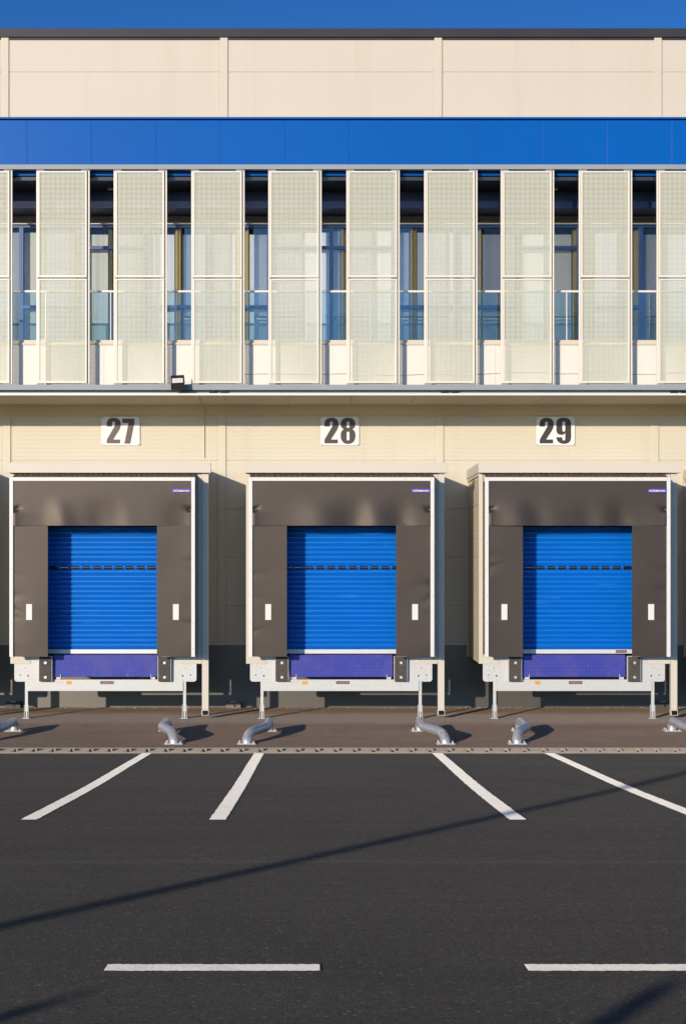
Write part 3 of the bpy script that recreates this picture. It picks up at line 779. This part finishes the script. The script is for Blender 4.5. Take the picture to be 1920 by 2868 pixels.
# ------------------------------------------------------------------ light, sky, camera
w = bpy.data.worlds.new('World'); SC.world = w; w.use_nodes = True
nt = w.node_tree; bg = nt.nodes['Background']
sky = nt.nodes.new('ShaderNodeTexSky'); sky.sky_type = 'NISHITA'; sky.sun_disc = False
el = math.atan2(.207, math.hypot(.525, 1.)); az = math.atan2(-.525, -1.)
sky.sun_elevation = el; sky.sun_rotation = az % (2*math.pi)
sky.air_density = 1.0; sky.dust_density = .2; sky.ozone_density = 5.
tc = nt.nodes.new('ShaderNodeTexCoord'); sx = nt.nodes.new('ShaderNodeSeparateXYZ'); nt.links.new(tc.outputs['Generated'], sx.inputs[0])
mr = nt.nodes.new('ShaderNodeMapRange'); mr.interpolation_type = 'SMOOTHSTEP'   # hand tint: deep blue ahead, sky behind the camera brightened as added fill
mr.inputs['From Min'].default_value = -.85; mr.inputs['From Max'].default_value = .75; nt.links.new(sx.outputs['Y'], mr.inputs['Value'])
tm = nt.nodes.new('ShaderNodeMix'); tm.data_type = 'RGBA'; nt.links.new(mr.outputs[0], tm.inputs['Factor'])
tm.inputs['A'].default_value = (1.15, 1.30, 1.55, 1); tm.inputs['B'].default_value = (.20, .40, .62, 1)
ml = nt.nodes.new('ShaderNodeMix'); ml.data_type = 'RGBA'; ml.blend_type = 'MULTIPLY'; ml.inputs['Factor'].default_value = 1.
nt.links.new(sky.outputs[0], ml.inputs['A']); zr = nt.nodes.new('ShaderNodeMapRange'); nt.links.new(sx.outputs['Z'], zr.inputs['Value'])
zr.inputs['From Min'].default_value = .22; zr.inputs['From Max'].default_value = .62; zr.inputs['To Min'].default_value = 1.; zr.inputs['To Max'].default_value = .10  # overhead sky darkened to cut the fill on the ground
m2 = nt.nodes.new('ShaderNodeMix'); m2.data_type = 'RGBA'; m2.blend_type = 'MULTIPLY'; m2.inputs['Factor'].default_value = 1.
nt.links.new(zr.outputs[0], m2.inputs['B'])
hr = nt.nodes.new('ShaderNodeMapRange'); hr.interpolation_type = 'SMOOTHSTEP'; nt.links.new(sx.outputs['Z'], hr.inputs['Value'])   # horizon band brightened and warmed as added fill on the walls
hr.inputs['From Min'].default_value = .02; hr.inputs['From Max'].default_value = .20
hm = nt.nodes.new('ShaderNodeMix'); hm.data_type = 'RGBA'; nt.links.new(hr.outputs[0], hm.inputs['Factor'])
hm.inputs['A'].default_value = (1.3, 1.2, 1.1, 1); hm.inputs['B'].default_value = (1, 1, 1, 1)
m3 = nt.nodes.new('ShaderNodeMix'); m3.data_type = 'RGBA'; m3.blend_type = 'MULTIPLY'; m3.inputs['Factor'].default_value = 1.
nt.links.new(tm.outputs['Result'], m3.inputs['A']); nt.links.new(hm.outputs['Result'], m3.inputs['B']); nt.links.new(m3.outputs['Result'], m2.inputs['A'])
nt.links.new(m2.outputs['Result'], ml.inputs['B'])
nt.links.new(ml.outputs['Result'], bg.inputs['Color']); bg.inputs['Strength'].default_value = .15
sl = bpy.data.lights.new('sun', 'SUN'); sl.energy = 2.95; sl.angle = R(.5); sl.color = (1., .865, .695)
so = bpy.data.objects.new('sun', sl); C.objects.link(so); so.rotation_euler = SUN.to_track_quat('-Z', 'Y').to_euler(); so.location = (-20,-30,20)

cam = bpy.data.cameras.new('camera'); co = bpy.data.objects.new('camera', cam); C.objects.link(co)
co.location = (0, 0, CAMZ); co.rotation_euler = (R(90), 0, 0)
cam.sensor_fit = 'VERTICAL'; cam.sensor_height = 36.; cam.sensor_width = 24.1
cam.lens = FPX/2868*36.; cam.shift_x = (960-895)/2868; cam.shift_y = (1578-1434)/2868
cam.clip_start = .1; cam.clip_end = 1000
SC.camera = co
vs_ = SC.view_settings; vs_.view_transform = 'Standard'; vs_.look = 'None'; vs_.gamma = 1.; vs_.exposure = .68; vs_.use_curve_mapping = False
SC.cycles.max_bounces = 10; SC.cycles.transparent_max_bounces = 24
